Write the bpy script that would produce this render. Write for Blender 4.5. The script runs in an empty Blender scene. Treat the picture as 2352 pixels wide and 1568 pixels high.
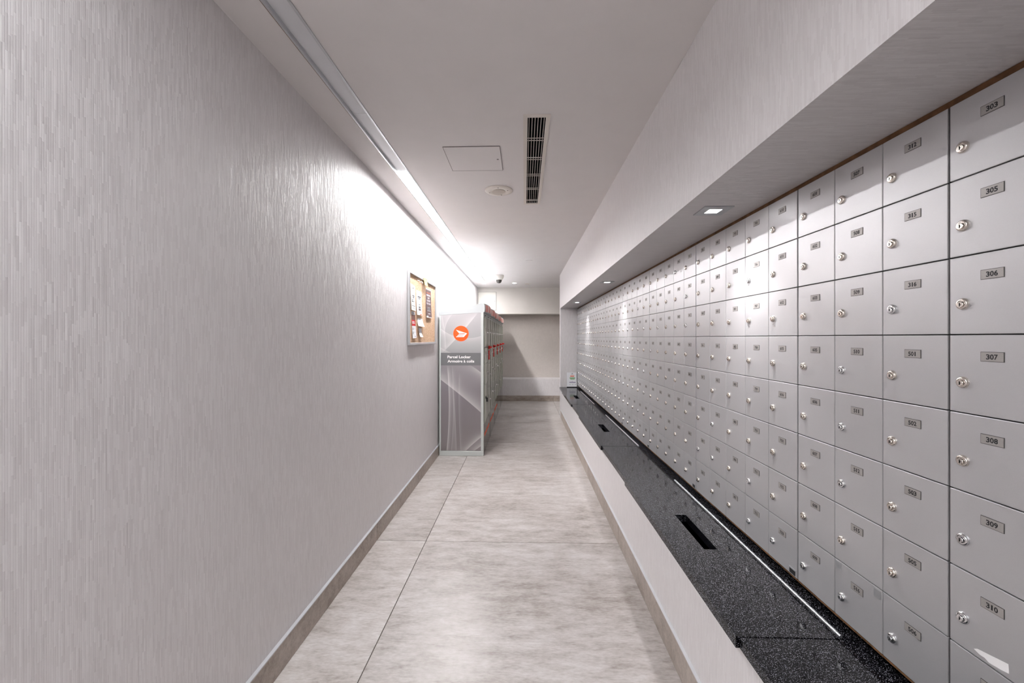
import bpy, bmesh, math, random
from mathutils import Vector

random.seed(7)
S = bpy.context.scene
COL = S.collection

# ------------------------------------------------------------------ camera
F_PX = 937.0
cam_d = bpy.data.cameras.new('camera')
cam_d.sensor_width = 36.0
cam_d.lens = 36.0 * F_PX / 2352.0
cam_d.shift_y = -8.0 / 2352.0
cam_d.clip_start = 0.02
cam = bpy.data.objects.new('camera', cam_d)
COL.objects.link(cam)
cam.location = (0, 0, 1.27)
cam.rotation_euler = (math.radians(90), 0, math.atan(28.0 / F_PX))
S.camera = cam

# ------------------------------------------------------------------ world, exposure
W = bpy.data.worlds.new('world')
S.world = W
W.use_nodes = True
W.node_tree.nodes['Background'].inputs['Color'].default_value = (0.8, 0.8, 0.82, 1)
W.node_tree.nodes['Background'].inputs['Strength'].default_value = 0.05
S.view_settings.view_transform = 'Standard'
S.view_settings.look = 'None'
S.view_settings.gamma = 1.0
S.view_settings.use_curve_mapping = False
S.view_settings.exposure = 0.76
LINEAR_POWER = 62.0        # radiance of the lit linear diffuser
REAR_POWER = 75.0          # radiance of the lit diffuser behind the camera
SPOT_POWER = 21.0         # watts of each soffit downlight
DOWN_POWER = 24.0
S.cycles.adaptive_threshold = 0.08
S.cycles.adaptive_min_samples = 16
S.cycles.max_bounces = 5
S.cycles.diffuse_bounces = 3
S.cycles.use_adaptive_sampling = True
S.cycles.light_sampling_threshold = 0.03
S.cycles.glossy_bounces = 2
S.cycles.transmission_bounces = 0
S.cycles.caustics_reflective = False
S.cycles.caustics_refractive = False

# ------------------------------------------------------------------ main dimensions (metres)
XL = -0.935               # left wall face
XR = 0.590                # right low wall face
XS = 0.578                # soffit face
XM = 0.845                # front plane of the mailboxes
ZC = 2.285                # ceiling
ZS = 1.745                # underside of soffit
YE = 6.53                 # end wall of the mailbox recess
YB = 8.22                 # back wall
YN = -2.0                 # wall behind the camera
YR = 0.385                # near end of the recess
ZT = 0.49                 # counter top


# ------------------------------------------------------------------ materials
def srgb(r, g, b):
    f = lambda c: (c / 12.92) if c <= 0.04045 else ((c + 0.055) / 1.055) ** 2.4
    return (f(r / 255), f(g / 255), f(b / 255), 1.0)


class NT:
    def __init__(self, name):
        self.m = bpy.data.materials.new(name)
        self.m.use_nodes = True
        self.t = self.m.node_tree
        self.b = self.t.nodes['Principled BSDF']

    def n(self, typ, **kw):
        nd = self.t.nodes.new(typ)
        for k, v in kw.items():
            setattr(nd, k, v)
        return nd

    def l(self, a, b):
        self.t.links.new(a, b)

    def val(self, x, sock):
        if isinstance(x, (int, float)):
            sock.default_value = x
        else:
            self.l(x, sock)

    def math(self, op, a, b=0.0, c=None, clamp=False):
        nd = self.n('ShaderNodeMath', operation=op, use_clamp=clamp)
        self.val(a, nd.inputs[0])
        self.val(b, nd.inputs[1])
        if c is not None:
            self.val(c, nd.inputs[2])
        return nd.outputs[0]

    def pos(self):
        g = self.n('ShaderNodeNewGeometry')
        s = self.n('ShaderNodeSeparateXYZ')
        self.l(g.outputs['Position'], s.inputs[0])
        return g.outputs['Position'], s.outputs[0], s.outputs[1], s.outputs[2]

    def xyz(self, x, y, z):
        c = self.n('ShaderNodeCombineXYZ')
        for s, v in zip(c.inputs, (x, y, z)):
            self.val(v, s)
        return c.outputs[0]

    def scale(self, v, s):
        m = self.n('ShaderNodeVectorMath', operation='MULTIPLY')
        self.l(v, m.inputs[0])
        m.inputs[1].default_value = s
        return m.outputs[0]

    def noise(self, v, scale, detail=2.0, rough=0.5):
        nd = self.n('ShaderNodeTexNoise')
        self.l(v, nd.inputs['Vector'])
        nd.inputs['Scale'].default_value = scale
        nd.inputs['Detail'].default_value = detail
        nd.inputs['Roughness'].default_value = rough
        return nd.outputs['Fac']

    def ramp(self, f, stops):
        nd = self.n('ShaderNodeValToRGB')
        e = nd.color_ramp.elements
        while len(e) < len(stops):
            e.new(0.5)
        for el, (p, c) in zip(e, stops):
            el.position = p
            el.color = c
        self.l(f, nd.inputs[0])
        return nd.outputs[0]

    def mix(self, f, a, b):
        nd = self.n('ShaderNodeMix', data_type='RGBA')
        self.val(f, nd.inputs[0])
        for s, v in ((nd.inputs[6], a), (nd.inputs[7], b)):
            if isinstance(v, tuple):
                s.default_value = v
            else:
                self.l(v, s)
        return nd.outputs[2]

    def bump(self, h, dist, strength=1.0):
        nd = self.n('ShaderNodeBump')
        nd.inputs['Distance'].default_value = dist
        nd.inputs['Strength'].default_value = strength
        self.l(h, nd.inputs['Height'])
        self.l(nd.outputs[0], self.b.inputs['Normal'])

    def set(self, col=None, rough=None, metal=None, spec=None):
        if col is not None:
            if isinstance(col, tuple):
                self.b.inputs['Base Color'].default_value = col
            else:
                self.l(col, self.b.inputs['Base Color'])
        if rough is not None:
            self.val(rough, self.b.inputs['Roughness'])
        if metal is not None:
            self.b.inputs['Metallic'].default_value = metal
        if spec is not None:
            self.b.inputs['Specular IOR Level'].default_value = spec
        return self


def plain(name, col, rough=0.5, metal=0.0, spec=0.5, grain=0.0, gscale=60.0):
    t = NT(name)
    t.set(col, rough, metal, spec)
    if grain:
        p, _, _, _ = t.pos()
        f = t.noise(p, gscale, 3.0)
        lo = tuple(c * (1 - grain) for c in col[:3]) + (1,)
        hi = tuple(min(1, c * (1 + grain)) for c in col[:3]) + (1,)
        t.set(t.ramp(f, [(0.3, lo), (0.7, hi)]))
    return t.m


def emission(name, col, strength):
    t = NT(name)
    t.set(col, 0.5)
    t.b.inputs['Emission Color'].default_value = col
    t.b.inputs['Emission Strength'].default_value = strength
    return t.m


def wallpaper(name, axis):
    """textured vinyl of thin upright bars of random length"""
    t = NT(name)
    p, x, y, z = t.pos()
    across = y if axis == 'Y' else x
    along = t.math('ADD', z, x) if axis == 'Y' else z
    u = t.math('DIVIDE', across, 0.0040)
    i = t.math('FLOOR', u)
    fu = t.math('FRACT', u)
    w1 = t.n('ShaderNodeTexWhiteNoise', noise_dimensions='1D')
    t.l(i, w1.inputs['W'])
    ln = t.math('MULTIPLY_ADD', w1.outputs[0], 18.0, 13.0)
    v = t.math('MULTIPLY', along, ln)
    v = t.math('MULTIPLY_ADD', w1.outputs[0], 37.7, v)
    j = t.math('FLOOR', v)
    w2 = t.n('ShaderNodeTexWhiteNoise', noise_dimensions='2D')
    t.l(t.xyz(i, j, 0.0), w2.inputs['Vector'])
    r = w2.outputs[0]
    # rounded bar profile
    c = t.math('ABSOLUTE', t.math('SUBTRACT', fu, 0.5))
    prof = t.math('SUBTRACT', 1.0, t.math('POWER', t.math('MULTIPLY', c, 2.0), 3.0))
    h = t.math('MULTIPLY_ADD', r, 1.5, t.math('MULTIPLY', prof, 0.16))
    sc = t.n('ShaderNodeSeparateColor')
    t.l(w2.outputs['Color'], sc.inputs[0])
    h = t.math('MULTIPLY_ADD', t.math('SUBTRACT', sc.outputs[1], 0.5), t.math('MULTIPLY', fu, 0.9), h)
    t.bump(h, 0.0010, 0.68)
    col = t.ramp(r, [(0.0, srgb(217, 212, 213)), (1.0, srgb(228, 224, 225))])
    t.set(col, t.math('MULTIPLY_ADD', r, 0.22, 0.36), 0.0, 0.5)
    return t.m


M = {}
M['paper_y'] = wallpaper('textured_wallpaper', 'Y')
M['paper_x'] = wallpaper('textured_wallpaper_end', 'X')
M['niche_shade'] = plain('niche_wall_shade_tint', srgb(206, 198, 192), 0.6, 0, 0.3, 0.03, 30)  # shade inside the back niche put into the wall colour as beige-grey
M['paint'] = plain('white_ceiling_paint', srgb(226, 221, 220), 0.7, 0, 0.25, 0.012, 8)
M['paint_wall'] = plain('white_wall_paint', srgb(226, 221, 215), 0.6, 0, 0.3, 0.012, 8)
M['white_plastic'] = plain('white_plastic', srgb(232, 228, 220), 0.35)
M['cream'] = plain('cream_metal', srgb(220, 212, 204), 0.45)
M['speaker_mesh'] = plain('speaker_mesh', srgb(192, 182, 172), 0.6)
M['dark'] = plain('black_void', (0.004, 0.004, 0.004, 1), 0.9, 0, 0.1)
M['black'] = plain('black_plastic', (0.012, 0.012, 0.013, 1), 0.4)
M['gap_line'] = plain('panel_gap', srgb(120, 112, 110), 0.8)
M['chrome'] = plain('chrome', (0.82, 0.82, 0.83, 1), 0.16, 1.0)
M['nickel'] = plain('satin_nickel', (0.80, 0.74, 0.68, 1), 0.24, 1.0)
M['alu'] = plain('brushed_aluminium', srgb(205, 207, 210), 0.35, 0.85, 0.5, 0.02, 200)
M['wood'] = plain('raw_wood_edge', srgb(112, 80, 54), 0.6, 0, 0.3, 0.35, 40)
M['ink'] = plain('black_ink', (0.01, 0.01, 0.012, 1), 0.6)
M['grout'] = plain('grout', srgb(96, 86, 80), 0.9)


def mailbox_metal():
    t = NT('silver_mailbox_metal')
    p, x, y, z = t.pos()
    f = t.noise(t.scale(p, (900, 900, 900)), 1.0, 2.0)
    g = t.noise(p, 6.0, 3.0)
    oi = t.n('ShaderNodeObjectInfo')
    k = t.math('MULTIPLY_ADD', oi.outputs['Random'], 0.35, t.math('MULTIPLY_ADD', f, 0.35, t.math('MULTIPLY', g, 0.3)))
    t.set(t.ramp(k, [(0.2, (0.525, 0.518, 0.53, 1)), (0.8, (0.60, 0.592, 0.605, 1))]),
          t.math('MULTIPLY_ADD', g, 0.10, 0.36), 0.55, 0.5)
    t.bump(f, 0.00012, 0.5)
    return t.m


M['mailbox'] = mailbox_metal()
M['plate'] = plain('number_plate_metal', srgb(168, 163, 160), 0.42, 0.25, 0.5, 0.04, 500)
M['plate_edge'] = plain('number_plate_edge', srgb(74, 71, 70), 0.5, 0.3)


def granite():
    t = NT('black_speckled_stone')
    p, x, y, z = t.pos()
    v = t.n('ShaderNodeTexVoronoi', feature='F1')
    t.l(p, v.inputs['Vector'])
    v.inputs['Scale'].default_value = 640.0
    sep = t.n('ShaderNodeSeparateColor')
    t.l(v.outputs['Color'], sep.inputs[0])
    near = t.math('LESS_THAN', v.outputs['Distance'], 0.42)
    pick = t.math('GREATER_THAN', sep.outputs[0], 0.74)
    sp = t.math('MULTIPLY', near, pick)
    br = t.math('MULTIPLY_ADD', sep.outputs[1], 0.7, 0.15)
    f = t.math('MULTIPLY', sp, br)
    fine = t.noise(p, 900.0, 2.0)
    base = t.ramp(fine, [(0.45, (0.0015, 0.0015, 0.002, 1)), (0.75, (0.012, 0.012, 0.016, 1))])
    t.set(t.mix(f, base, (0.66, 0.66, 0.75, 1)), 0.10, 0.0, 0.09)
    return t.m


M['granite'] = granite()


def floor_tile(name, dark=(1.0, 1.0, 1.0)):
    t = NT(name)
    p, x, y, z = t.pos()
    oi = t.n('ShaderNodeObjectInfo')
    off = t.math('MULTIPLY', oi.outputs['Random'], 31.0)
    q = t.n('ShaderNodeVectorMath', operation='ADD')
    t.l(p, q.inputs[0])
    t.l(t.xyz(off, t.math('MULTIPLY', off, 1.7), 0.0), q.inputs[1])
    q = q.outputs[0]
    big = t.noise(t.scale(q, (1.6, 2.6, 1.6)), 1.0, 5.0, 0.62)
    mid = t.noise(t.scale(q, (7.0, 20.0, 20.0)), 1.0, 6.0, 0.68)
    fine = t.noise(t.scale(q, (38.0, 110.0, 110.0)), 1.0, 4.0, 0.6)
    f = t.math('MULTIPLY_ADD', mid, 0.50, t.math('MULTIPLY_ADD', big, 0.36, t.math('MULTIPLY', fine, 0.26)))
    c = t.ramp(f, [(0.42, tuple(v * d_ for v, d_ in zip(srgb(140, 131, 124)[:3], dark)) + (1,)),
                   (0.54, tuple(v * d_ for v, d_ in zip(srgb(174, 167, 163)[:3], dark)) + (1,)),
                   (0.66, tuple(v * d_ for v, d_ in zip(srgb(196, 191, 189)[:3], dark)) + (1,)),
                   (0.80, tuple(v * d_ for v, d_ in zip(srgb(208, 204, 203)[:3], dark)) + (1,))])
    tint = t.math('MULTIPLY_ADD', oi.outputs['Random'], 0.10, 0.93)
    hs = t.n('ShaderNodeHueSaturation')
    t.l(c, hs.inputs['Color'])
    t.val(tint, hs.inputs['Value'])
    t.set(hs.outputs[0], t.math('MULTIPLY_ADD', mid, 0.22, 0.26), 0.0, 0.5)
    t.bump(mid, 0.0006, 0.25)
    return t.m


M['tile'] = floor_tile('grey_stone_tile')
M['base_tile'] = floor_tile('skirting_stone_tile', (0.85, 0.78, 0.71))
M['trim'] = plain('silver_edge_trim', srgb(214, 216, 220), 0.3, 0.5)
M['locker'] = plain('grey_green_locker_paint', srgb(170, 171, 160), 0.28, 0.1, 0.5)
M['locker_post'] = plain('light_grey_locker_post', srgb(196, 200, 198), 0.35)
M['cap'] = plain('white_locker_cap', srgb(180, 184, 186), 0.4)
M['kick'] = plain('glossy_kick_metal', srgb(150, 148, 140), 0.10, 0.9)
M['red'] = plain('red_plastic', srgb(226, 24, 12), 0.4)
M['orange'] = plain('orange_print', srgb(255, 88, 8), 0.5)
M['white_print'] = plain('white_print', srgb(248, 246, 246), 0.5)
M['band'] = plain('dark_grey_print', srgb(112, 112, 114), 0.45)
M['label_grey'] = plain('grey_door_lettering', srgb(112, 110, 104), 0.5)


def salmon():
    t = NT('salmon_and_white_print')
    p, x, y, z = t.pos()
    n = t.noise(t.scale(p, (1.0, 16.0, 1.0)), 1.0, 3.0)
    t.set(t.ramp(n, [(0.40, srgb(216, 120, 104)), (0.50, srgb(232, 176, 166)), (0.62, srgb(240, 226, 222))]), 0.45)
    return t.m


M['salmon'] = salmon()


def cork():
    t = NT('cork')
    p, x, y, z = t.pos()
    a = t.noise(p, 90.0, 4.0, 0.65)
    b = t.noise(p, 320.0, 2.0)
    f = t.math('MULTIPLY_ADD', a, 0.6, t.math('MULTIPLY', b, 0.4))
    t.set(t.ramp(f, [(0.36, srgb(190, 150, 118)), (0.52, srgb(226, 192, 160)), (0.68, srgb(242, 216, 188))]), 0.85, 0, 0.2)
    t.bump(a, 0.001, 0.4)
    return t.m


M['cork'] = cork()


# printed panel at the end of the lockers: grey field with soft sweeping light ribbons
def circle3(a, b, c):
    ax, ay = a; bx, by = b; cx, cy = c
    d = 2 * (ax * (by - cy) + bx * (cy - ay) + cx * (ay - by))
    ux = ((ax * ax + ay * ay) * (by - cy) + (bx * bx + by * by) * (cy - ay) + (cx * cx + cy * cy) * (ay - by)) / d
    uy = ((ax * ax + ay * ay) * (cx - bx) + (bx * bx + by * by) * (ax - cx) + (cx * cx + cy * cy) * (bx - ax)) / d
    return ux, uy, math.hypot(ax - ux, ay - uy)


def printed_panel():
    t = NT('printed_ribbon_panel')
    p, x, y, z = t.pos()
    A = lambda u, v: (-0.9535 + (u / 8.71) * 0.004756, 1.6255 - (v / 8.71) * 0.004675)
    B = lambda u, v: (-0.9535 + (u / 8.71) * 0.004756, 0.831 - (v / 8.71) * 0.004675)
    arcs = [  # three points, side of the soft glow, width, strength, and z limits
        ((A(110, 480), A(300, 597), A(910, 618)), 1, 0.05, 0.35, 0.9, 1.56),
        ((A(200, 890), A(390, 690), A(800, 200)), -1, 0.045, 0.50, 1.10, 1.56),
        ((A(330, 190), A(230, 330), A(185, 520)), 1, 0.03, 0.35, 1.30, 1.56),
        ((A(130, 210), A(180, 540), A(205, 900)), -1, 0.02, 0.28, 1.10, 1.56),
        ((A(110, 860), A(190, 906), A(290, 955)), 1, 0.05, 0.25, 1.0, 1.25),
        ((A(690, 1212), A(800, 1282), A(915, 1372)), -1, 0.04, 0.45, 0.70, 1.0),
        ((B(110, 30), B(560, 388), B(910, 690)), 1, 0.06, 0.55, 0.2, 0.95),
        ((B(228, -200), B(258, 500), B(212, 1440)), 1, 0.016, 0.55, 0.0, 0.98),
        ((B(318, -200), B(345, 500), B(300, 1440)), 1, 0.014, 0.22, 0.0, 0.98),
        ((B(370, 500), B(398, 1000), B(412, 1440)), -1, 0.018, 0.25, 0.0, 0.80),
        ((B(455, 100), B(466, 1000), B(490, 1440)), -1, 0.012, 0.22, 0.0, 0.90),
        ((B(600, 1440), B(765, 1285), B(915, 1158)), 1, 0.03, 0.55, 0.0, 0.30),
        ((B(770, 1440), B(840, 1388), B(915, 1335)), 1, 0.03, 0.50, 0.0, 0.30),
    ]
    acc = None
    for (a, b, c), side, w, st, z0, z1 in arcs:
        ux, uy, r = circle3(a, b, c)
        dx = t.math('SUBTRACT', x, ux)
        dz = t.math('SUBTRACT', z, uy)
        d = t.math('SQRT', t.math('MULTIPLY_ADD', dx, dx, t.math('MULTIPLY', dz, dz)))
        s = t.math('MULTIPLY', t.math('SUBTRACT', d, r), float(side))
        g = t.math('POWER', 2.718, t.math('DIVIDE', t.math('ABSOLUTE', s), -w))
        g = t.math('MULTIPLY', g, t.math('MULTIPLY_ADD', s, 1 / 0.004, 0.5, clamp=True))
        lim = t.math('MULTIPLY', t.math('MULTIPLY_ADD', z, 12.0, -12.0 * z0, clamp=True),
                     t.math('MULTIPLY_ADD', z, -12.0, 12.0 * z1, clamp=True))
        g = t.math('MULTIPLY', t.math('MULTIPLY', g, lim), st)
        acc = g if acc is None else t.math('ADD', acc, g)
    base = t.ramp(t.math('DIVIDE', z, 1.55), [(0.05, srgb(132, 125, 126)), (0.45, srgb(126, 120, 126)),
                                             (0.66, srgb(142, 138, 142)), (0.75, srgb(160, 162, 163)), (0.98, srgb(178, 175, 179))])
    n = t.noise(p, 2.5, 2.0)
    base = t.mix(t.math('MULTIPLY', n, 0.25), base, srgb(150, 140, 140))
    t.set(t.mix(t.math('MINIMUM', acc, 0.8), base, srgb(226, 222, 222)), 0.32)
    return t.m


M['printed'] = printed_panel()


# ------------------------------------------------------------------ mesh helpers
class MB:
    def __init__(self):
        self.v = []; self.f = []; self.m = []

    def add(self, verts, faces, mi=0):
        o = len(self.v)
        self.v += [tuple(p) for p in verts]
        self.f += [tuple(i + o for i in f) for f in faces]
        self.m += [mi] * len(faces)
        return self

    def box(self, x0, x1, y0, y1, z0, z1, mi=0):
        v = [(x0, y0, z0), (x1, y0, z0), (x1, y1, z0), (x0, y1, z0), (x0, y0, z1), (x1, y0, z1), (x1, y1, z1), (x0, y1, z1)]
        f = [(0, 3, 2, 1), (4, 5, 6, 7), (0, 1, 5, 4), (1, 2, 6, 5), (2, 3, 7, 6), (3, 0, 4, 7)]
        return self.add(v, f, mi)

    def prism(self, pts, axis, a0, a1, mi=0):
        """extrude a polygon; axis 'Y': pts are (x,z); 'X': (y,z); 'Z': (x,y)"""
        def P(p, a):
            return {'Y': (p[0], a, p[1]), 'X': (a, p[0], p[1]), 'Z': (p[0], p[1], a)}[axis]
        n = len(pts)
        v = [P(p, a0) for p in pts] + [P(p, a1) for p in pts]
        f = [tuple(range(n)), tuple(range(2 * n - 1, n - 1, -1))]
        f += [(i, i + n, (i + 1) % n + n, (i + 1) % n) for i in range(n)]
        return self.add(v, f, mi)

    def lathe(self, prof, c, axis, seg=20, mi=0):
        """prof: (radius, offset along axis) list"""
        v = []; f = []
        for r, h in prof:
            for k in range(seg):
                a = 2 * math.pi * k / seg
                p, q = r * math.cos(a), r * math.sin(a)
                v.append({'X': (c[0] + h, c[1] + p, c[2] + q), 'Y': (c[0] + p, c[1] + h, c[2] + q),
                          'Z': (c[0] + p, c[1] + q, c[2] + h)}[axis])
        n = len(prof)
        for i in range(n - 1):
            for k in range(seg):
                k2 = (k + 1) % seg
                f.append((i * seg + k, i * seg + k2, (i + 1) * seg + k2, (i + 1) * seg + k))
        f.append(tuple(range(seg - 1, -1, -1)))
        f.append(tuple((n - 1) * seg + k for k in range(seg)))
        return self.add(v, f, mi)

    def mesh(self, name, mats, bevel=0.0, smooth=False, seg=1):
        me = bpy.data.meshes.new(name)
        me.from_pydata(self.v, [], self.f)
        for k in mats:
            me.materials.append(M[k] if isinstance(k, str) else k)
        me.polygons.foreach_set('material_index', self.m)
        bm = bmesh.new()
        bm.from_mesh(me)
        bmesh.ops.recalc_face_normals(bm, faces=bm.faces)
        if bevel:
            bmesh.ops.bevel(bm, geom=list(bm.edges), offset=bevel, segments=seg, profile=0.5, affect='EDGES')
        if smooth:
            for f in bm.faces:
                f.smooth = True
            for e in bm.edges:
                if len(e.link_faces) == 2 and e.calc_face_angle(0) > math.radians(38):
                    e.smooth = False
        bm.to_mesh(me)
        bm.free()
        return me

    def build(self, name, mats, parent=None, **kw):
        if isinstance(mats, str):
            mats = [mats]
        return put(name, self.mesh(name, mats, **kw), parent)


def put(name, me, parent=None, loc=None):
    o = bpy.data.objects.new(name, me)
    COL.objects.link(o)
    if parent is not None:
        o.parent = parent
    if loc is not None:
        o.location = loc
    return o


def tag(o, label, cat, group=None):
    o['label'] = label
    o['category'] = cat
    if group:
        o['group'] = group
    return o


def thing(name, label, cat, loc=(0, 0, 0), group=None):
    return tag(put(name, None, None, loc), label, cat, group)


def struct(o):
    o['kind'] = 'structure'
    return o


def plate_with_holes(mb, x0, x1, y0, y1, z0, z1, holes, mi=0):
    xs = sorted({x0, x1, *[h[0] for h in holes], *[h[1] for h in holes]})
    ys = sorted({y0, y1, *[h[2] for h in holes], *[h[3] for h in holes]})
    for a, b in zip(xs, xs[1:]):
        for c, d in zip(ys, ys[1:]):
            mx, my = (a + b) / 2, (c + d) / 2
            if any(h[0] < mx < h[1] and h[2] < my < h[3] for h in holes):
                continue
            mb.box(a, b, c, d, z0, z1, mi)


_txt = {}


def text2d(s, bold=0.0):
    """flat glyph mesh of a string: unit em height, verts (a,b), faces"""
    key = (s, bold)
    if key not in _txt:
        cu = bpy.data.curves.new('lettering', 'FONT')
        cu.body = s
        cu.size = 1.0
        cu.resolution_u = 3
        cu.offset = bold
        cu.align_x = 'LEFT'
        ob = bpy.data.objects.new('lettering', cu)
        COL.objects.link(ob)
        dg = bpy.context.evaluated_depsgraph_get()
        me = bpy.data.meshes.new_from_object(ob.evaluated_get(dg))
        vs = [(v.co.x, v.co.y) for v in me.vertices]
        fs = [tuple(p.vertices) for p in me.polygons]
        bpy.data.objects.remove(ob)
        bpy.data.curves.remove(cu)
        bpy.data.meshes.remove(me)
        _txt[key] = (vs, fs)
    return _txt[key]


def text_line(mb, s, height, fn, mi, bold=0.0, width=None, align='C'):
    """lay out s with cap height `height` (or squeezed to `width`) through fn(a,b)->xyz"""
    vs, fs = text2d(s, bold)
    if not vs:
        return
    a0 = min(v[0] for v in vs); a1 = max(v[0] for v in vs)
    b0 = 0.0
    k = height / 0.70
    kx = k if width is None else width / (a1 - a0)
    ca = (a0 + a1) / 2 if align == 'C' else a0
    mb.add([fn((a - ca) * kx, (b - b0) * k) for a, b in vs], fs, mi)


# ------------------------------------------------------------------ the setting
# linear slot, grille and downlight openings in the ceiling
SLOT = (-0.785, -0.708, YN + 0.12, 7.62)
GRILLE = (0.016, 0.100, 1.875, 3.075)
mb = MB()
plate_with_holes(mb, XL - 0.1, 2.2, YN - 0.1, YB + 0.6, ZC, ZC + 0.09, [SLOT, GRILLE])
struct(mb.build('ceiling', 'paint'))

struct(MB().box(XL - 0.1, XL, YN, YB + 0.6, 0, ZC).build('wall_left', 'paper_y'))
struct(MB().box(XL - 0.1, 2.2, YN - 0.1, YN, 0, ZC).build('wall_rear', 'paint_wall'))
struct(MB().box(XS, 1.40, YN, YR, 0, ZC).build('wall_right_near', 'paper_y'))
struct(MB().box(XS, 1.40, YR, YE, ZS, ZC).build('wall_right_upper', 'paper_y'))
struct(MB().box(XR, XR + 0.02, YR, YE, 0, ZT - 0.031).build('wall_right', 'paper_y'))
struct(MB().box(1.36, 1.40, YR, YE, 0, ZS).build('wall_recess', 'dark'))
struct(MB().box(XS, 2.2, YE, YE + 0.12, 0, ZC).build('wall_end', 'paper_x'))
struct(MB().box(2.1, 2.2, YE + 0.12, YB + 0.6, 0, ZC).build('wall_alcove', 'paint_wall'))
struct(MB().box(XL, 2.1, YB, YB + 0.5, 1.755, ZC).build('wall_back_upper', 'paint_wall'))
struct(MB().box(XL, 2.1, YB, YB + 0.5, 0, 0.442).build('wall_back_lower', 'paper_x'))
struct(MB().box(XL, 2.1, YB + 0.40, YB + 0.5, 0.442, 1.755).build('wall_back', 'niche_shade'))

# floor: grout bed plus stone tiles
fl = struct(MB().box(XL - 0.05, 2.2, YN, YB + 0.1, -0.06, -0.004).build('floor', 'grout'))
g = 0.0019
xs = [(XL, -0.614), (-0.614, 0.586), (0.586, 1.786), (1.786, 2.1)]
ys = [-2.0, -1.063, 0.137, 1.337, 2.537, 3.737, 4.937, 6.137, 7.337, YB]
for k, (a, b) in enumerate(xs):
    for c, d in zip(ys, ys[1:]):
        if k >= 2 and c < 6.0:
            continue
        me = MB().box(a + g, b - g, c + g, d - g, -0.012, 0.0).mesh('tile', ['tile'], bevel=0.0008)
        put('tile', me, fl)

# stone skirting with a metal edge on top
bl = struct(MB().box(XL, XL + 0.003, YN, YB, 0.001, 0.108).build('baseboard_left', 'grout'))
for c, d in zip(ys, ys[1:]):
    MB().box(XL + 0.002, XL + 0.012, c + g, d - g, 0.001, 0.108).build('skirting_tile', 'base_tile', bl, bevel=0.0008)
MB().box(XL, XL + 0.0135, YN, YB, 0.108, 0.113).build('edge_trim', 'trim', bl)
br = struct(MB().box(XR - 0.003, XR, YR, YE, 0.001, 0.118).build('baseboard_right', 'grout'))
for c, d in zip(ys, ys[1:]):
    c, d = max(c, YR), min(d, YE)
    if d > c:
        MB().box(XR - 0.010, XR - 0.002, c + g, d - g, 0.001, 0.118).build('skirting_tile', 'base_tile', br, bevel=0.0008)
MB().box(XR - 0.011, XR, YR, YE, 0.118, 0.123).build('edge_trim', 'trim', br)
bb = struct(MB().box(XL + 0.02, 2.1, YB - 0.003, YB, 0.001, 0.112).build('baseboard_back', 'grout'))
for a, b in xs:
    MB().box(max(a, XL + 0.02) + g, b - g, YB - 0.012, YB - 0.002, 0.001, 0.112).build('skirting_tile', 'base_tile', bb, bevel=0.0008)

# wooden strips above and below the mailboxes, black filler under them
ZM1 = 1.729
ROW = 0.1508
ZM0 = ZM1 - 8 * ROW
struct(MB().box(XM + 0.008, 1.2, YR, YE, ZM1 + 0.001, ZS - 0.001).build('trim_1', 'wood'))
struct(MB().box(XM + 0.002, XM + 0.05, YR, YE, ZM0 - 0.006, ZM0 - 0.001).build('trim_2', 'wood'))
struct(MB().box(0.886, 0.90, YR, YE, ZT + 0.001, ZM0 - 0.007).build('trim_3', 'black'))

# ------------------------------------------------------------------ mailboxes
COLW = 0.1495
DW, DH, DT = 0.1468, 0.1488, 0.013
door_me = MB().box(-DT, 0, -DW / 2, DW / 2, -DH / 2, DH / 2).mesh('door', ['mailbox'], bevel=0.0012, seg=2)


def lock_mesh(metal):
    m = MB()
    m.lathe([(0.0112, 0.0), (0.0112, -0.0015), (0.0102, -0.0042), (0.0088, -0.0052), (0.0070, -0.0052), (0.0066, -0.0040)], (0, 0, 0), 'X', 22, 0)
    m.lathe([(0.0060, -0.0030), (0.0060, -0.0070), (0.0055, -0.0076)], (0, 0, -0.0012), 'X', 16, 0)
    m.box(-0.00785, -0.0070, -0.0007, 0.0007, -0.0048, 0.0020, 1)
    m.box(-0.00785, -0.0070, -0.0017, 0.0000, -0.0024, -0.0006, 1)
    return m.mesh('lock', [metal, 'dark'], smooth=True)


lock_nickel, lock_chrome = lock_mesh('nickel'), lock_mesh('chrome')


def plate_mesh(s):
    m = MB()
    m.box(-0.0007, 0, -0.0187, 0.0187, -0.0090, 0.0090, 1)
    m.box(-0.0010, -0.0005, -0.0179, 0.0179, -0.0082, 0.0082, 0)
    n = len(s)
    for k, ch in enumerate(s):
        ca = (k - (n - 1) / 2) * 0.0064
        text_line(m, ch, 0.0088, lambda a, b: (-0.0012, -a - ca, b - 0.0044), 2, bold=0.030, width=0.0028 if ch == '1' else 0.0060)
    me = bpy.data.meshes.new('number_plate')
    me.from_pydata(m.v, [], m.f)
    for k in ('plate', 'plate_edge', 'ink'):
        me.materials.append(M[k])
    me.polygons.foreach_set('material_index', m.m)
    return me


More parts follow.
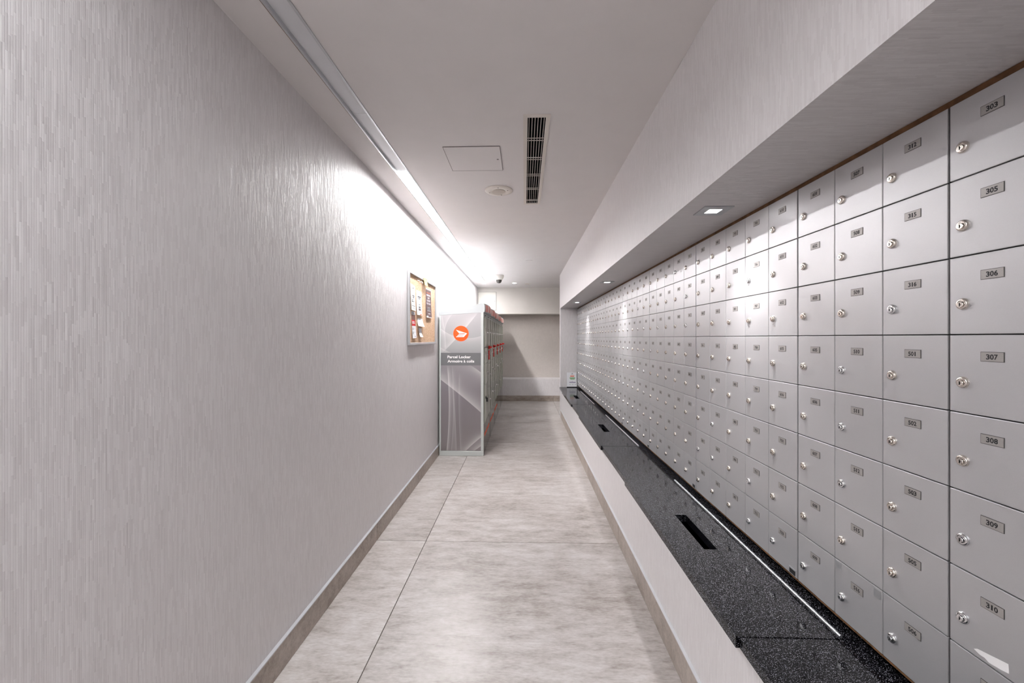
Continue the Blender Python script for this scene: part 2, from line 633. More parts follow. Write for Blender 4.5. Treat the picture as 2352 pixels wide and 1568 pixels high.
suites = ['01', '02', '03', '05', '06', '07', '08', '09', '10', '11', '12', '15', '16']
floors = [3, 5, 6, 7, 8, 9, 10, 11, 12, 15, 16, 17, 18, 19, 20, 21, 22, 23, 25, 26, 27, 28, 29, 30, 31, 32]
seq = [''] * 8 + ['209', '210', '211', '212', '215', '216'] + [str(f) + s for f in floors for s in suites]
modules = [3, 3] + [5] * 7
cab_labels = [
    'silver mailbox cabinet nearest the viewer, with box 303 at its top left',
    'narrow three-column silver mailbox cabinet with boxes 312, 507 and 601 on top',
    'silver mailbox cabinet with box 610 at its top right, left of box 601',
    'five-column silver mailbox cabinet second from the one with box 601, sixth from the end wall',
    'five-column silver mailbox cabinet fifth from the white end wall',
    'five-column silver mailbox cabinet fourth from the white end wall',
    'five-column silver mailbox cabinet third from the white end wall',
    'five-column silver mailbox cabinet second from the white end wall',
    'silver mailbox cabinet farthest away, touching the white end wall above the small sign',
]
chromes = {'516', '506', '310', '510', '609', '703', '712', '815'}
y_edge = 0.838 - 3 * COLW
idx = 0
hinge_v = MB()
for mi_, ncol in enumerate(modules):
    w = ncol * COLW
    root = thing('mailbox_cabinet', cab_labels[mi_], 'mailbox cabinet', (XM + DT, y_edge, ZM0), 'mailbox cabinets along the right wall')
    MB().box(0.0005, 0.33, 0.001, w - 0.001, 0.0, 8 * ROW).build('body', 'black', root)
    gap = 0.0019
    start = (w - ncol * DW - (ncol - 1) * gap) / 2
    # hinge knuckles showing in the joint between two cabinets
    hm = MB()
    zz = [k * 8 * ROW / 48 for k in range(49)]
    zig = [(-0.0013 if k % 2 else 0.0001, zz[k + q]) for k in range(48) for q in (0, 1)]
    zag = [(0.0013, zz[48]), (0.0013, zz[0])]
    hm.prism(zig + zag, 'X', -0.010, 0.0)
    hm.build('piano_hinge', 'black', root)
    for c in range(ncol):
        yc = start + DW / 2 + c * (DW + gap)
        for r in range(8):
            s = seq[idx]; idx += 1
            d = put('door', door_me, root, (0.0, yc, 8 * ROW - (r + 0.5) * ROW))
            put('lock', lock_chrome if (s in chromes or random.random() < 0.12) else lock_nickel, d, (-DT, DW / 2 - 0.0250, -0.0165))
            put('number_plate', plate_mesh(s), d, (-DT, -0.0005, 0.0345))
            if s == '310':
                pts = [(0.0300, -0.0625), (0.0240, -0.0580), (-0.0250, -0.0478), (-0.0260, -0.0640), (-0.0150, -0.0665), (0.0050, -0.0690), (0.0120, -0.0655), (0.0200, -0.0662)]
                o = MB().prism(pts, 'X', -DT - 0.0004, -DT - 0.0001).build('torn_sticker', 'white_print', d)
                o['label'] = 'torn white sticker scrap'
            if s == '516':
                for (ya, yb, za, zb) in ((0.050, 0.071, 0.052, 0.071), (-0.070, -0.050, 0.050, 0.070)):
                    MB().box(-DT - 0.0003, -DT - 0.0001, ya, yb, za, zb).build('tape_scrap', 'alu', d)
            if r == 7 and c == 0 and mi_ >= 2:
                mk = MB().box(-DT - 0.0008, -DT, -0.068, -0.036, -0.073, -0.052, 0)
                mk.box(-DT - 0.0011, -DT, -0.066, -0.038, -0.0705, -0.0565, 1)
                mk.build('maker_plate', ['alu', 'black'], d)
    y_edge += w

# ------------------------------------------------------------------ stone counter with hinged lids
ct = thing('stone_counter', 'black speckled stone counter running below the mailboxes with three slotted lids', 'counter', (0, 0, 0))
spans = [(YR, 1.083, 0), (1.083, 2.265, 1), (2.265, 2.965, 0), (2.965, 4.160, 1), (4.160, 4.820, 0), (4.820, 6.000, 1), (6.000, YE, 0)]
for a, b, lid in spans:
    if not lid:
        MB().box(0.562, 0.826, a + 0.001, b - 0.001, ZT - 0.030, ZT - 0.001).build('fixed_slab', 'granite', ct, bevel=0.001)
    else:
        mid = (a + b) / 2
        m = MB()
        plate_with_holes(m, 0.553, 0.822, a + 0.001, b - 0.001, ZT - 0.030, ZT, [(0.664, 0.713, mid - 0.147, mid + 0.147)])
        ld = m.build('hinged_lid', 'granite', ct)
        h = MB().lathe([(0.0042, 0.0), (0.0042, b - a - 0.010)], (0.825, a + 0.005, ZT + 0.0015), 'Y', 12, 0)
        for k in range(30):
            yk = a + 0.02 + k * (b - a - 0.04) / 30
            h.lathe([(0.0050, 0.0), (0.0050, (b - a - 0.04) / 60)], (0.825, yk, ZT + 0.0015), 'Y', 12, 0)
        h.build('hinge_rod', ['alu'], ld, smooth=True)
MB().box(0.828, 1.25, YR + 0.001, YE - 0.001, ZT - 0.030, ZT - 0.001).build('rear_slab', 'granite', ct)
MB().box(0.70, 0.72, YR, YE, 0.001, ZT - 0.20).build('support_panel', 'black', ct)

# ------------------------------------------------------------------ downlights in the soffit
def square_downlight(y, label):
    r = thing('square_downlight', label, 'downlight', (0.703, y, ZS), 'square downlights under the soffit')
    f = MB()
    plate_with_holes(f, -0.052, 0.052, -0.052, 0.052, -0.004, 0.0, [(-0.023, 0.023, -0.023, 0.023)])
    f.build('trim_plate', 'alu', r)
    MB().box(-0.0228, 0.0228, -0.0228, 0.0228, -0.0030, -0.0005).build('lens', [LENS], r)
    ld = bpy.data.lights.new('downlight_beam', 'SPOT')
    ld.energy = SPOT_POWER
    ld.color = (1.0, 0.985, 0.99)
    ld.spot_size = math.radians(92)
    ld.spot_blend = 1.0
    ld.shadow_soft_size = 0.03
    lo = bpy.data.objects.new('downlight_beam', ld)
    COL.objects.link(lo)
    lo.parent = r
    lo.location = (0, 0, -0.012)


LENS = emission('lit_downlight_lens', (1.0, 0.99, 1.0, 1), 12.0)
LENS.cycles.emission_sampling = 'NONE'
square_downlight(1.540, 'lit square downlight nearest the viewer, under the soffit above box 706')
square_downlight(3.485, 'lit square downlight in the middle of the three under the soffit')
square_downlight(5.450, 'lit square downlight farthest away under the soffit, near the end wall')

# ------------------------------------------------------------------ linear light in the ceiling
lin = thing('linear_light', 'long recessed strip light running along the ceiling beside the left wall', 'strip light', (0, 0, 0))
X0, X1 = SLOT[0], SLOT[1]
hs = MB()
hs.box(X0 - 0.010, X0 - 0.006, SLOT[2], SLOT[3], ZC - 0.0012, ZC - 0.0002)   # far gap line
hs.build('shadow_gap', 'wood', lin)
hs = MB()
hs.box(X0 - 0.006, X0 + 0.003, SLOT[2], SLOT[3], ZC - 0.004, ZC + 0.0)
hs.box(X1 - 0.003, X1 + 0.006, SLOT[2], SLOT[3], ZC - 0.004, ZC + 0.0)
hs.box(X0 + 0.001, X0 + 0.003, SLOT[2], SLOT[3], ZC, ZC + 0.03)
hs.box(X1 - 0.003, X1 - 0.001, SLOT[2], SLOT[3], ZC, ZC + 0.03)
hs.box(X0 + 0.001, X1 - 0.001, SLOT[2], SLOT[3], ZC + 0.03, ZC + 0.034)
hs.build('housing', 'alu', lin)
LIT = emission('lit_diffuser', (1.0, 0.985, 0.985, 1), LINEAR_POWER)
LIT_R = emission('lit_diffuser_rear', (0.96, 0.985, 1.0, 1), REAR_POWER)
OFF = plain('unlit_diffuser', srgb(226, 226, 230), 0.28, 0.0, 0.5)
for a, b, mt, nm in ((SLOT[2], -0.65, LIT_R, 'lit_lens'), (-0.65, 0.32, LIT_R, 'lit_lens'), (0.32, 1.842, OFF, 'unlit_lens'), (1.842, 2.482, OFF, 'unlit_lens'),
                     (2.482, 3.75, LIT, 'lit_lens'), (3.75, 5.02, LIT, 'lit_lens'), (5.02, 6.30, LIT, 'lit_lens'), (6.30, SLOT[3], LIT, 'lit_lens')):
    MB().box(X0 + 0.003, X1 - 0.003, a + 0.0008, b - 0.0008, ZC + 0.010, ZC + 0.013).build(nm, [mt], lin)

# ------------------------------------------------------------------ other ceiling fittings
vt = thing('air_grille', 'long narrow air grille with dark slots in the ceiling', 'air vent', (0, 0, 0))
fr = MB()
plate_with_holes(fr, -0.004, 0.120, 1.853, 3.097, ZC - 0.004, ZC, [GRILLE])
fr.build('frame', 'cream', vt)
dk = MB().box(GRILLE[0], GRILLE[1], GRILLE[2], GRILLE[3], ZC + 0.07, ZC + 0.075)
dk.box(GRILLE[0], GRILLE[0] + 0.001, GRILLE[2], GRILLE[3], ZC + 0.003, ZC + 0.07).box(GRILLE[1] - 0.001, GRILLE[1], GRILLE[2], GRILLE[3], ZC + 0.003, ZC + 0.07)
dk.box(GRILLE[0], GRILLE[1], GRILLE[2], GRILLE[2] + 0.001, ZC + 0.003, ZC + 0.07).box(GRILLE[0], GRILLE[1], GRILLE[3] - 0.001, GRILLE[3], ZC + 0.003, ZC + 0.07)
dk.build('duct', 'dark', vt)
sl_me = MB().box(-0.0013, 0.0013, GRILLE[2], GRILLE[3], 0, 0.004).mesh('slat', ['cream'])
for k in range(6):
    put('slat', sl_me, vt, (GRILLE[0] + 0.007 + k * (GRILLE[1] - GRILLE[0] - 0.014) / 5, 0, ZC))
cb_me = MB().box(GRILLE[0], GRILLE[1], -0.0022, 0.0022, 0, 0.003).mesh('cross_bar', ['cream'])
for yy in (2.090, 2.115, 2.315, 2.340, 2.550, 2.575, 2.785, 2.810, 3.020, 3.040):
    put('cross_bar', cb_me, vt, (0, yy, ZC + 0.006))

hp = thing('ceiling_access_panel', 'square flush access panel in the ceiling beside the air grille', 'access panel', (0, 0, 0))
gf = MB()
plate_with_holes(gf, -0.434, -0.128, 2.153, 2.463, ZC - 0.0028, ZC - 0.0002, [(-0.4315, -0.1305, 2.1555, 2.4605)])
gf.build('gap_frame', 'gap_line', hp)
MB().box(-0.4315, -0.1305, 2.1555, 2.4605, ZC - 0.0024, ZC - 0.0004).build('panel', 'paint', hp)
MB().lathe([(0.006, 0), (0.006, -0.001)], (-0.150, 2.310, ZC - 0.0020), 'Z', 12).build('key_latch', 'gap_line', hp)

sp = thing('ceiling_speaker', 'round cream ceiling speaker with small grey grille', 'speaker', (-0.175, 2.80, ZC))
MB().lathe([(0.095, 0), (0.095, -0.004), (0.088, -0.008), (0.050, -0.010), (0.046, -0.008)], (0, 0, 0), 'Z', 40).build('rim', 'cream', sp, smooth=True)
MB().lathe([(0.045, -0.007), (0.045, -0.010), (0.030, -0.0115)], (0, 0, 0), 'Z', 32).build('grille', 'speaker_mesh', sp, smooth=True)
for dx, dy in ((0.0, -0.068), (0.015, 0.066), (-0.064, 0.02), (0.062, -0.02)):
    MB().lathe([(0.004, -0.008), (0.004, -0.0105)], (dx, dy, 0), 'Z', 10).build('screw', 'gap_line', sp)

o = MB().lathe([(0.042, 0), (0.042, -0.004), (0.036, -0.007)], (0.065, 5.35, ZC), 'Z', 28).build('sprinkler_cover', 'paint', smooth=True)
tag(o, 'flat round white sprinkler cover in the middle of the ceiling', 'sprinkler')
o = MB().lathe([(0.042, 0), (0.042, -0.010), (0.030, -0.014)], (0.057, 7.62, ZC), 'Z', 28).build('sprinkler_cover', 'cream', smooth=True)
tag(o, 'small round sprinkler cover in the far ceiling right of the lit downlight', 'sprinkler')

dc = thing('dome_camera', 'white dome security camera on the far ceiling', 'security camera', (-0.41, 6.61, ZC))
MB().lathe([(0.078, 0), (0.080, -0.012), (0.076, -0.045), (0.062, -0.068), (0.048, -0.074)], (0, 0, 0), 'Z', 32).build('housing', 'white_plastic', dc, smooth=True)
MB().lathe([(0.047, -0.070), (0.046, -0.092), (0.038, -0.112), (0.024, -0.124), (0.006, -0.128)], (0, 0, 0), 'Z', 28).build('dome', [plain('smoked_dome', (0.05, 0.045, 0.04, 1), 0.12)], dc, smooth=True)

dl = thing('round_downlight', 'lit round recessed downlight in the far ceiling', 'downlight', (-0.178, 7.51, ZC))
MB().lathe([(0.055, 0), (0.055, -0.003), (0.040, -0.005), (0.036, -0.003)], (0, 0, 0), 'Z', 32).build('ring', 'white_plastic', dl, smooth=True)
MB().lathe([(0.035, -0.003), (0.035, -0.0055)], (0, 0, 0), 'Z', 28).build('lens', [LENS], dl)
ld = bpy.data.lights.new('downlight_beam', 'SPOT')
ld.energy = DOWN_POWER; ld.spot_size = math.radians(100); ld.spot_blend = 0.6; ld.shadow_soft_size = 0.03
lo = bpy.data.objects.new('downlight_beam', ld); COL.objects.link(lo); lo.parent = dl; lo.location = (0, 0, -0.012)

dl = thing('round_downlight', 'round recessed downlight in the alcove ceiling behind the end wall', 'downlight', (1.35, 7.40, ZC))
MB().lathe([(0.055, 0), (0.055, -0.003), (0.040, -0.005), (0.036, -0.003)], (0, 0, 0), 'Z', 32).build('ring', 'white_plastic', dl, smooth=True)
MB().lathe([(0.035, -0.003), (0.035, -0.0055)], (0, 0, 0), 'Z', 28).build('lens', [LENS], dl)
ld2 = ld.copy()
lo = bpy.data.objects.new('downlight_beam', ld2); COL.objects.link(lo); lo.parent = dl; lo.location = (0, 0, -0.012)

# access panel high on the back wall
wp = thing('wall_access_panel', 'white square access panel high on the back wall above the lockers', 'access panel', (0, 0, 0))
MB().box(-0.929, -0.560, YB - 0.006, YB, 1.828, 2.198).build('gap_frame', 'gap_line', wp)
MB().box(-0.926, -0.566, YB - 0.012, YB - 0.001, 1.834, 2.194).build('panel', 'white_plastic', wp, bevel=0.001)
MB().lathe([(0.006, 0), (0.006, -0.002)], (-0.590, YB - 0.012, 2.010), 'Y', 12).build('key_latch', 'gap_line', wp)

# ------------------------------------------------------------------ parcel lockers
LX0, LX1 = -0.916, -0.438
LY = 4.383
LW = 0.752
cap_prof = [(-0.921, 1.516), (-0.921, 1.548), (-0.900, 1.560), (-0.80, 1.584), (-0.70, 1.606), (-0.60, 1.626), (-0.50, 1.642), (-0.455, 1.649), (-0.436, 1.646), (-0.428, 1.632), (-0.425, 1.590), (-0.428, 1.549)]


def cap_mesh():
    v = []; f = []
    ny = 12; n = len(cap_prof)
    for j in range(ny + 1):
        t = j / ny
        b = 0.030 * math.sin(math.pi * t)
        edge = 0.012 * (1 - min(1, 8 * min(t, 1 - t)))
        for (x, z) in cap_prof:
            k = max(0.0, (x + 0.56) / 0.135)
            v.append((x + b * min(1, k), t * (LW - 0.004) + 0.002, z - (edge * 0.5 if z > 1.58 else 0)))
    for j in range(ny):
        for i in range(n):
            i2 = (i + 1) % n
            f.append((j * n + i, j * n + i2, (j + 1) * n + i2, (j + 1) * n + i))
    f.append(tuple(range(n))); f.append(tuple(ny * n + i for i in range(n - 1, -1, -1)))
    m = MB(); m.add(v, f, 0)
    return m.mesh('cap', ['cap'], smooth=True)


def sign_mesh(t0, t1):
    v = []; f = []
    ny = 12
    for j in range(ny + 1):
        t = t0 + (t1 - t0) * j / ny
        b = 0.030 * math.sin(math.pi * t)
        for dx, z in ((-0.4255, 1.556), (-0.4232, 1.590), (-0.4262, 1.630), (-0.4282, 1.629), (-0.4252, 1.590), (-0.4275, 1.556)):
            v.append((dx + b, t * (LW - 0.004) + 0.002, z))
    for j in range(ny):
        for i in range(6):
            i2 = (i + 1) % 6
            f.append((j * 6 + i, j * 6 + i2, (j + 1) * 6 + i2, (j + 1) * 6 + i))
    f.append(tuple(range(6))); f.append(tuple(ny * 6 + i for i in range(5, -1, -1)))
    m = MB(); m.add(v, f, 0)
    return m.mesh('cap_sign', ['salmon'], smooth=True)


cap_me = cap_mesh()
sign_me = sign_mesh(0.06, 0.94)
locker_labels = [
    'grey parcel locker nearest the viewer with orange round logo on its printed side',
    'second grey parcel locker in the row, behind the one with the logo',
    'middle grey parcel locker of the row of five along the left wall',
    'fourth grey parcel locker from the viewer along the left wall',
    'grey parcel locker farthest away, next to the back wall',
]
CW = 0.352
rows_l = [1.500, 1.165, 0.985, 0.760, 0.350]
rows_r = [1.500, 1.165, 0.960, 0.680, 0.350]
door_cache = {}
label_me = MB().box(0, 0.0008, -0.050, 0.050, 0.012, 0.024).box(0, 0.0008, -0.020, 0.060, -0.006, 0.004).box(0, 0.0008, -0.050, -0.030, -0.040, 0.04).mesh('door_marking', ['label_grey'])
llock_me = MB().lathe([(0.011, 0), (0.011, 0.006), (0.008, 0.010)], (0, 0, 0), 'X', 14).mesh('lock', ['chrome'], smooth=True)
llock_dk = MB().lathe([(0.013, 0), (0.013, 0.010), (0.009, 0.014)], (0, 0, 0), 'X', 14).box(0.010, 0.03, -0.004, 0.004, -0.045, 0.0).mesh('lock', ['black'], smooth=True)
tab_me = MB().prism([(0.0, 0.0), (0.052, 0.028), (0.0, 0.046)], 'Y', -0.072, 0.072).mesh('red_catch', ['red'], bevel=0.002)
strip_me = MB().box(0, 0.012, -0.052, 0.052, -0.110, 0.0).mesh('red_strip', ['red'], bevel=0.001)
vent_me = MB().box(0, 0.0012, -0.07, 0.07, -0.003, 0.003).mesh('vent_slot', ['dark'])
for k in range(5):
    y0 = LY + k * LW
    r = thing('parcel_locker', locker_labels[k], 'parcel locker', (0, y0, 0), 'parcel lockers along the left wall')
    MB().prism([(LX0, 0.0), (LX1, 0.0), (LX1, 1.548), (LX0, 1.514)], 'Y', 0.0, LW - 0.002).build('body', 'locker_post', r, bevel=0.004)
    put('cap', cap_me, r)
    put('cap_sign', sign_me, r)
    kp = MB().box(LX1 - 0.002, LX1 + 0.004, 0.030, LW - 0.006, 0.012, 0.338).build('kick_panel', 'kick', r)
    if k < 3:
        bars = MB()
        yy = 0.07
        while yy < LW - 0.09:
            wd = random.choice([0.018, 0.026, 0.034])
            bars.box(LX1 + 0.004, LX1 + 0.0046, yy, yy + wd, 0.195, random.choice([0.222, 0.232]))
            yy += wd + random.choice([0.006, 0.006, 0.02])
        bars.build('orange_decal', 'orange', kp)
    for c, rows in enumerate((rows_l, rows_r)):
        ya = 0.030 + c * (CW + 0.006)
        yc = ya + CW / 2
        put('vent_slot', vent_me, r, (LX1 + 0.0006, yc, 1.522))
        for q, (zt, zb) in enumerate(zip(rows, rows[1:])):
            hgt = round(zt - zb, 3)
            if hgt not in door_cache:
                m = MB().box(0, 0.010, -CW / 2 + 0.002, CW / 2 - 0.002, -hgt / 2 + 0.002, hgt / 2 - 0.002)
                m.box(0.006, 0.016, -CW / 2 + 0.002, -CW / 2 + 0.022, -hgt / 2 + 0.002, hgt / 2 - 0.002)
                door_cache[hgt] = m.mesh('door', ['locker'], bevel=0.0015)
            d = put('door', door_cache[hgt], r, (LX1 + 0.0005, yc, (zt + zb) / 2))
            if q in (0, 3) or (q == 1 and c == 0) or (q == 2 and c == 1):
                put('door_marking', label_me, d, (0.0100, -0.07, 0.02 if q != 3 else 0.05))
            if c == 0 and q == 3 and k == 0:
                put('lock', llock_dk, d, (0.010, -0.11, 0.06))
            else:
                put('lock', llock_me, d, (0.010, 0.13, 0.0))
            if c == 1 and q == 1:
                put('red_catch', tab_me, d, (0.010, -0.06, hgt / 2 - 0.032))
                put('red_strip', strip_me, d, (0.010, -0.06, hgt / 2 - 0.042))
    if k == 0:
        # printed end panel with frame, emblem and lettering
        sp_ = MB().prism([(-0.900, 0.056), (-0.466, 0.056), (-0.466, 1.545), (-0.900, 1.514)], 'Y', -0.003, 0.0).build('printed_panel', 'printed', r)
        yy = -0.0035
        em = MB()
        cx, cz, R = -0.681, 1.318, 0.0835
        em.prism([(cx + R * math.cos(2 * math.pi * a / 48), cz + R * math.sin(2 * math.pi * a / 48)) for a in range(48)], 'Y', -0.0045, -0.003, 0)
        E_ = lambda u, v: (cx + (u - 905) / 565.0 * R, cz - (v - 805) / 565.0 * R)
        for poly in ([(545, 530), (1350, 795), (1215, 790), (775, 800)],
                     [(1215, 790), (1350, 795), (1110, 1060), (1035, 1000)],
                     [(755, 843), (1205, 838), (1140, 882), (712, 878)],
                     [(690, 912), (1120, 905), (1050, 968), (635, 968)],
                     [(600, 1000), (1040, 998), (1110, 1062), (535, 1068)]):
            em.prism([E_(*p) for p in poly], 'Y', -0.0056, -0.0044, 1)
        em.build('emblem', ['orange', 'white_print'], sp_)['label'] = 'orange round emblem with white wing'
        bd = MB().box(-0.900, -0.466, -0.0042, -0.003, 0.975, 1.110)
        fn = lambda x, z: (lambda a, b: (x + a, -0.0050, z + b))
        for s, z, w in (('Parcel Locker', 1.053, 0.252), ('Armoire à colis', 1.007, 0.290)):
            text_line(bd, s, 0.0275, fn(-0.827, z - 0.0), 1, bold=0.028, width=w, align='L')
        o = put('name_band', None, sp_)
        me = bpy.data.meshes.new('name_band'); me.from_pydata(bd.v, [], bd.f)
        me.materials.append(M['band']); me.materials.append(M['white_print'])
        me.polygons.foreach_set('material_index', bd.m)
        COL.objects.unlink(o); bpy.data.objects.remove(o)
        o = put('name_band', me, sp_)
        o['label'] = 'dark grey band reading Parcel Locker, Armoire à colis'
        MB().box(-0.9165, -0.4375, -0.006, 0.001, 0.001, 0.050).build('base_rail', 'locker_post', r, bevel=0.002)
        MB().box(-0.466, -0.4365, -0.006, 0.001, 0.050, 1.545).build('corner_post', 'locker_post', r, bevel=0.003)
        MB().box(-0.9165, -0.900, -0.006, 0.001, 0.050, 1.513).build('corner_post', 'locker_post', r, bevel=0.003)

# ------------------------------------------------------------------ cork board and papers
cbx = XL
B0, B1, C0, C1 = 3.236, 4.218, 1.211, 1.816
cbd = thing('cork_board', 'cork notice board in a silver frame on the left wall', 'notice board', (0, 0, 0))
MB().box(cbx, cbx + 0.008, B0 + 0.01, B1 - 0.01, C0 + 0.005, C1 - 0.005).build('cork_panel', 'cork', cbd)
fw = 0.020
for (a, b, c, d) in ((B0, B0 + fw, C0, C1), (B1 - fw, B1, C0, C1), (B0 + fw, B1 - fw, C0, C0 + fw), (B0 + fw, B1 - fw, C1 - fw, C1)):
    MB().box(cbx, cbx + 0.020, a, b, c, d).build('frame_bar', 'alu', cbd, bevel=0.003, seg=2)

PAPER = {k: plain(k, srgb(*v), 0.75, 0, 0.2) for k, v in dict(paper_white=(238, 238, 242), paper_grey=(226, 226, 224), paper_brown=(112, 92, 92), paper_red=(206, 60, 60),
         paper_yellow=(232, 214, 122), ink_grey=(120, 120, 124), ink_light=(186, 188, 192), ink_orange=(240, 110, 60), ink_green=(130, 176, 120), ink_violet=(150, 140, 170), ink_white=(236, 228, 236), paper_photo=(128, 92, 86)).items()}


def paper(name, label, pts, base, marks, cat, lift=0.003, texts=()):
    """pts: corners (y,z) in order; marks: (u0,u1,v0,v1,material) with u left to right, v bottom to top"""
    (ya, za), (yb, zb), (yc, zc), (yd, zd) = pts      # top-left, top-right, bottom-right, bottom-left
    def P(u, v, h):
        y = (ya * (1 - u) + yb * u) * v + (yd * (1 - u) + yc * u) * (1 - v)
        z = (za * (1 - u) + zb * u) * v + (zd * (1 - u) + zc * u) * (1 - v)
        return (cbx + 0.008 + h + lift * (1 - v) ** 2 * 3, y, z)
    m = MB(); mats = [PAPER[base]]; ids = {}
    n = 10
    for i in range(n):
        v0, v1 = i / n, (i + 1) / n
        vs = [P(0, v0, 0.0008), P(1, v0, 0.0008), P(1, v1, 0.0008), P(0, v1, 0.0008), P(0, v0, 0.0002), P(1, v0, 0.0002), P(1, v1, 0.0002), P(0, v1, 0.0002)]
        m.add(vs, [(0, 1, 2, 3), (7, 6, 5, 4), (0, 4, 5, 1), (1, 5, 6, 2), (2, 6, 7, 3), (3, 7, 4, 0)], 0)
    def mid(k):
        if k not in ids:
            ids[k] = len(mats); mats.append(PAPER[k])
        return ids[k]
    for q_, (u0, u1, v0, v1, k) in enumerate(marks):
        hh = 0.0010 + 0.00004 * q_
        ns = max(1, int(math.ceil((v1 - v0) / 0.05)))
        for e in range(ns):
            va, vb = v0 + (v1 - v0) * e / ns, v0 + (v1 - v0) * (e + 1) / ns
            m.add([P(u0, va, hh), P(u1, va, hh), P(u1, vb, hh), P(u0, vb, hh)], [(0, 1, 2, 3)], mid(k))
    for s, u, v, hh, wd, k in texts:
        wy = abs(yb - ya); hz = abs(za - zd)
        text_line(m, s, hh * hz, lambda a, b: P(u + a / wy, v + b / hz, 0.0014), mid(k), bold=0.02, width=wd * wy)
    me = bpy.data.meshes.new(name)
    me.from_pydata(m.v, [], m.f)
    for k in mats:
        me.materials.append(k)
    me.polygons.foreach_set('material_index', m.m)
    return tag(put(name, me), label, cat, 'papers pinned to the cork board')


L_ = 'ink_light'; G_ = 'ink_grey'
paper('pinned_notice', 'pale grey notice pinned at the left edge of the cork board', [(3.300, 1.718), (3.440, 1.708), (3.433, 1.497), (3.300, 1.500)], 'paper_grey',
      [(0.45, 0.62, 0.84, 0.90, G_), (0.35, 0.85, 0.62, 0.74, 'paper_white'), (0.35, 0.80, 0.55, 0.60, G_), (0.40, 0.75, 0.49, 0.53, G_), (0.2, 0.5, 0.40, 0.43, G_), (0.2, 0.45, 0.33, 0.37, G_),
       (0.55, 0.85, 0.36, 0.38, L_), (0.55, 0.85, 0.28, 0.30, L_), (0.15, 0.9, 0.17, 0.19, G_), (0.3, 0.85, 0.10, 0.12, L_), (0.3, 0.85, 0.06, 0.08, L_)], 'notice')
paper('pinned_notice', 'white notice with a small orange tab at its lower right corner', [(3.476, 1.684), (3.655, 1.685), (3.650, 1.471), (3.476, 1.470)], 'paper_white',
      [(0.2, 0.8, 0.85, 0.865, L_), (0.25, 0.85, 0.72, 0.78, G_), (0.38, 0.72, 0.66, 0.70, G_), (0.2, 0.8, 0.58, 0.59, L_), (0.2, 0.8, 0.54, 0.55, L_), (0.2, 0.8, 0.50, 0.51, L_), (0.42, 0.7, 0.42, 0.45, G_),
       (0.38, 0.72, 0.29, 0.36, G_), (0.34, 0.76, 0.19, 0.27, 'paper_brown'), (0.4, 0.7, 0.10, 0.12, L_), (0.60, 0.85, 0.01, 0.05, 'ink_orange')], 'notice')
paper('pinned_poster', 'dark brown poster with bold white lettering on the right of the cork board', [(3.813, 1.738), (4.024, 1.741), (4.028, 1.467), (3.813, 1.464)], 'paper_brown',
      [(0.0, 1.0, 0.975, 1.0, 'paper_white'), (0.15, 0.95, 0.86, 0.875, 'ink_orange'), (0.28, 0.75, 0.355, 0.365, L_), (0.2, 0.85, 0.235, 0.25, L_), (0.30, 0.72, 0.27, 0.34, G_),
       (0.35, 0.72, 0.13, 0.15, 'ink_white'), (0.0, 0.35, 0.02, 0.06, 'paper_white'), (0.0, 1.0, 0.0, 0.02, 'paper_white')], 'poster',
      texts=[('PARKING', 0.5, 0.755, 0.062, 0.74, 'ink_white'), ('AND', 0.5, 0.665, 0.055, 0.36, 'ink_white'), ('LOCKER', 0.5, 0.565, 0.062, 0.66, 'ink_white'), ('FOR SALE', 0.5, 0.465, 0.062, 0.76, 'ink_white')])
paper('sticky_note', 'small yellow note hanging over the top frame of the cork board', [(3.690, 1.822), (3.815, 1.824), (3.800, 1.757), (3.682, 1.752)], 'paper_yellow',
      [(0.15, 0.85, 0.72, 0.76, G_), (0.15, 0.85, 0.58, 0.62, G_), (0.15, 0.80, 0.44, 0.48, G_), (0.15, 0.70, 0.30, 0.34, G_)], 'note', lift=0.004)
for ob in (COL.objects[-1],):
    ob.location.x = 0.0135
paper('pinned_flyer', 'narrow flyer with a red middle panel at the lower left of the cork board', [(3.325, 1.492), (3.436, 1.490), (3.455, 1.272), (3.338, 1.267)], 'paper_white',
      [(0.0, 1.0, 0.88, 0.99, 'paper_white'), (0.35, 0.6, 0.90, 0.97, G_), (0.0, 1.0, 0.68, 0.87, 'paper_photo'), (0.0, 1.0, 0.46, 0.68, 'paper_red'), (0.12, 0.75, 0.60, 0.63, 'ink_white'), (0.12, 0.82, 0.55, 0.58, 'ink_white'),
       (0.12, 0.25, 0.30, 0.40, G_), (0.35, 0.8, 0.38, 0.39, L_), (0.35, 0.8, 0.34, 0.35, L_), (0.12, 0.25, 0.15, 0.25, G_), (0.35, 0.8, 0.22, 0.23, L_), (0.5, 0.9, 0.05, 0.07, 'ink_violet')], 'flyer')
paper('pinned_card', 'plain white square card pinned under the notice with the orange tab', [(3.520, 1.444), (3.692, 1.445), (3.703, 1.371), (3.488, 1.373)], 'paper_white',
      [(0.30, 0.52, 0.82, 0.88, L_), (0.12, 0.9, 0.22, 0.25, L_), (0.12, 0.25, 0.34, 0.40, L_), (0.12, 0.25, 0.12, 0.16, 'ink_violet')], 'card', lift=0.006)
paper('pinned_slip', 'small narrow white slip lowest on the cork board', [(3.555, 1.359), (3.650, 1.357), (3.647, 1.278), (3.549, 1.280)], 'paper_white',
      [(0.3, 0.7, 0.3, 0.31, L_), (0.3, 0.7, 0.4, 0.41, L_)], 'slip', lift=0.006)

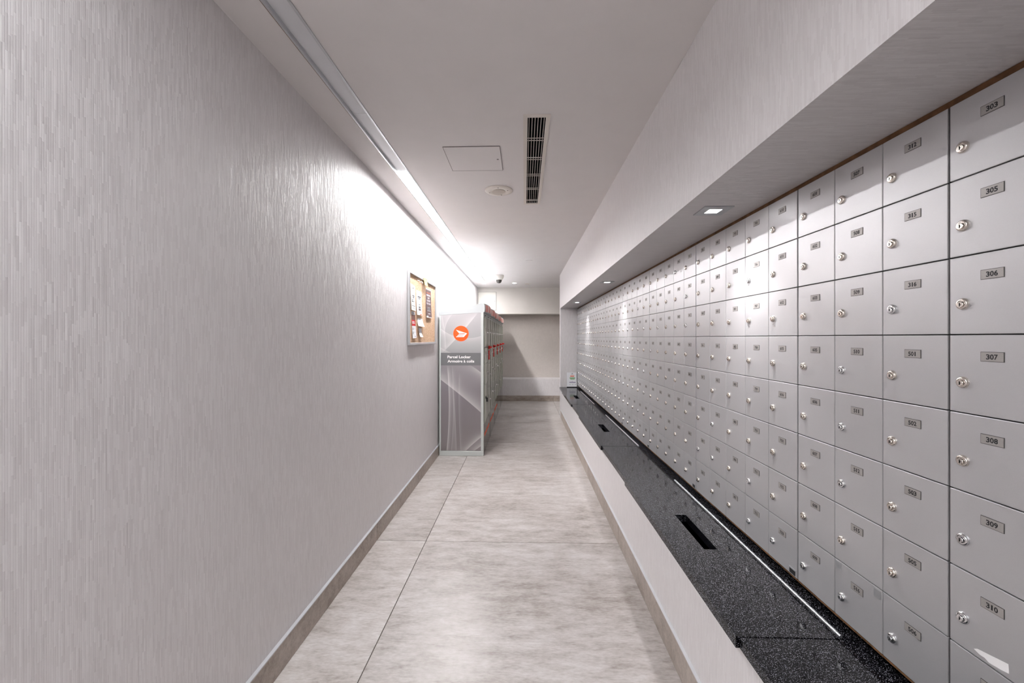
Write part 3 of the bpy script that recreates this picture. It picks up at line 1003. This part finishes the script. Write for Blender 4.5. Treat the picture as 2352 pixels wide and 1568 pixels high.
# ------------------------------------------------------------------ little sign on the far end of the counter
sg = thing('counter_sign', 'small white leaflet sign with orange and green print on the counter end', 'sign', (0, 0, 0))
MB().box(0.675, 0.836, 6.478, 6.490, ZT - 0.001 + 0.0005, ZT + 0.010).build('stand', 'black', sg)
m = MB()
m.add([(0.678, 6.485, ZT + 0.008), (0.833, 6.485, ZT + 0.008), (0.833, 6.512, 0.722), (0.678, 6.512, 0.722),
       (0.678, 6.488, ZT + 0.008), (0.833, 6.488, ZT + 0.008), (0.833, 6.515, 0.722), (0.678, 6.515, 0.722)],
      [(0, 1, 2, 3), (7, 6, 5, 4), (0, 4, 5, 1), (1, 5, 6, 2), (2, 6, 7, 3), (3, 7, 4, 0)], 0)


def SG(u, v):
    return (0.678 + 0.155 * u, 6.485 + 0.027 * v - 0.0006, ZT + 0.008 + (0.714 - ZT) * v)


mats = [PAPER['paper_white'], PAPER['ink_grey'], PAPER['ink_orange'], PAPER['ink_green'], PAPER['ink_violet'], PAPER['ink_light']]
for u0, u1, v0, v1, k in ((0.50, 0.60, 0.91, 0.95, 1), (0.42, 0.66, 0.86, 0.875, 1), (0.32, 0.80, 0.79, 0.80, 2), (0.34, 0.74, 0.71, 0.77, 2), (0.28, 0.84, 0.58, 0.65, 3), (0.34, 0.78, 0.51, 0.565, 3),
                          (0.50, 0.58, 0.37, 0.39, 4), (0.24, 0.88, 0.28, 0.34, 4), (0.26, 0.34, 0.14, 0.18, 5), (0.54, 0.62, 0.14, 0.18, 5), (0.82, 0.90, 0.14, 0.18, 5)):
    m.add([SG(u0, v0), SG(u1, v0), SG(u1, v1), SG(u0, v1)], [(0, 1, 2, 3)], k)
me = bpy.data.meshes.new('leaflet'); me.from_pydata(m.v, [], m.f)
for k in mats:
    me.materials.append(k)
me.polygons.foreach_set('material_index', m.m)
put('leaflet', me, sg)

# white push pins along the top of the cork board
pin_me = MB().lathe([(0.0045, 0.0), (0.0035, 0.006), (0.005, 0.010), (0.0048, 0.012)], (0, 0, 0), 'X', 10).mesh('push_pin', ['white_plastic'], smooth=True)
for nth, y, z in (('leftmost', 3.505, 1.768), ('second', 3.545, 1.772), ('third', 3.590, 1.766), ('fourth', 3.635, 1.774), ('fifth', 3.668, 1.768)):
    tag(put('push_pin', pin_me, None, (cbx + 0.008, y, z)), nth + ' white push pin in the row left of the yellow note on the cork board', 'push pin', 'push pins on the cork board')
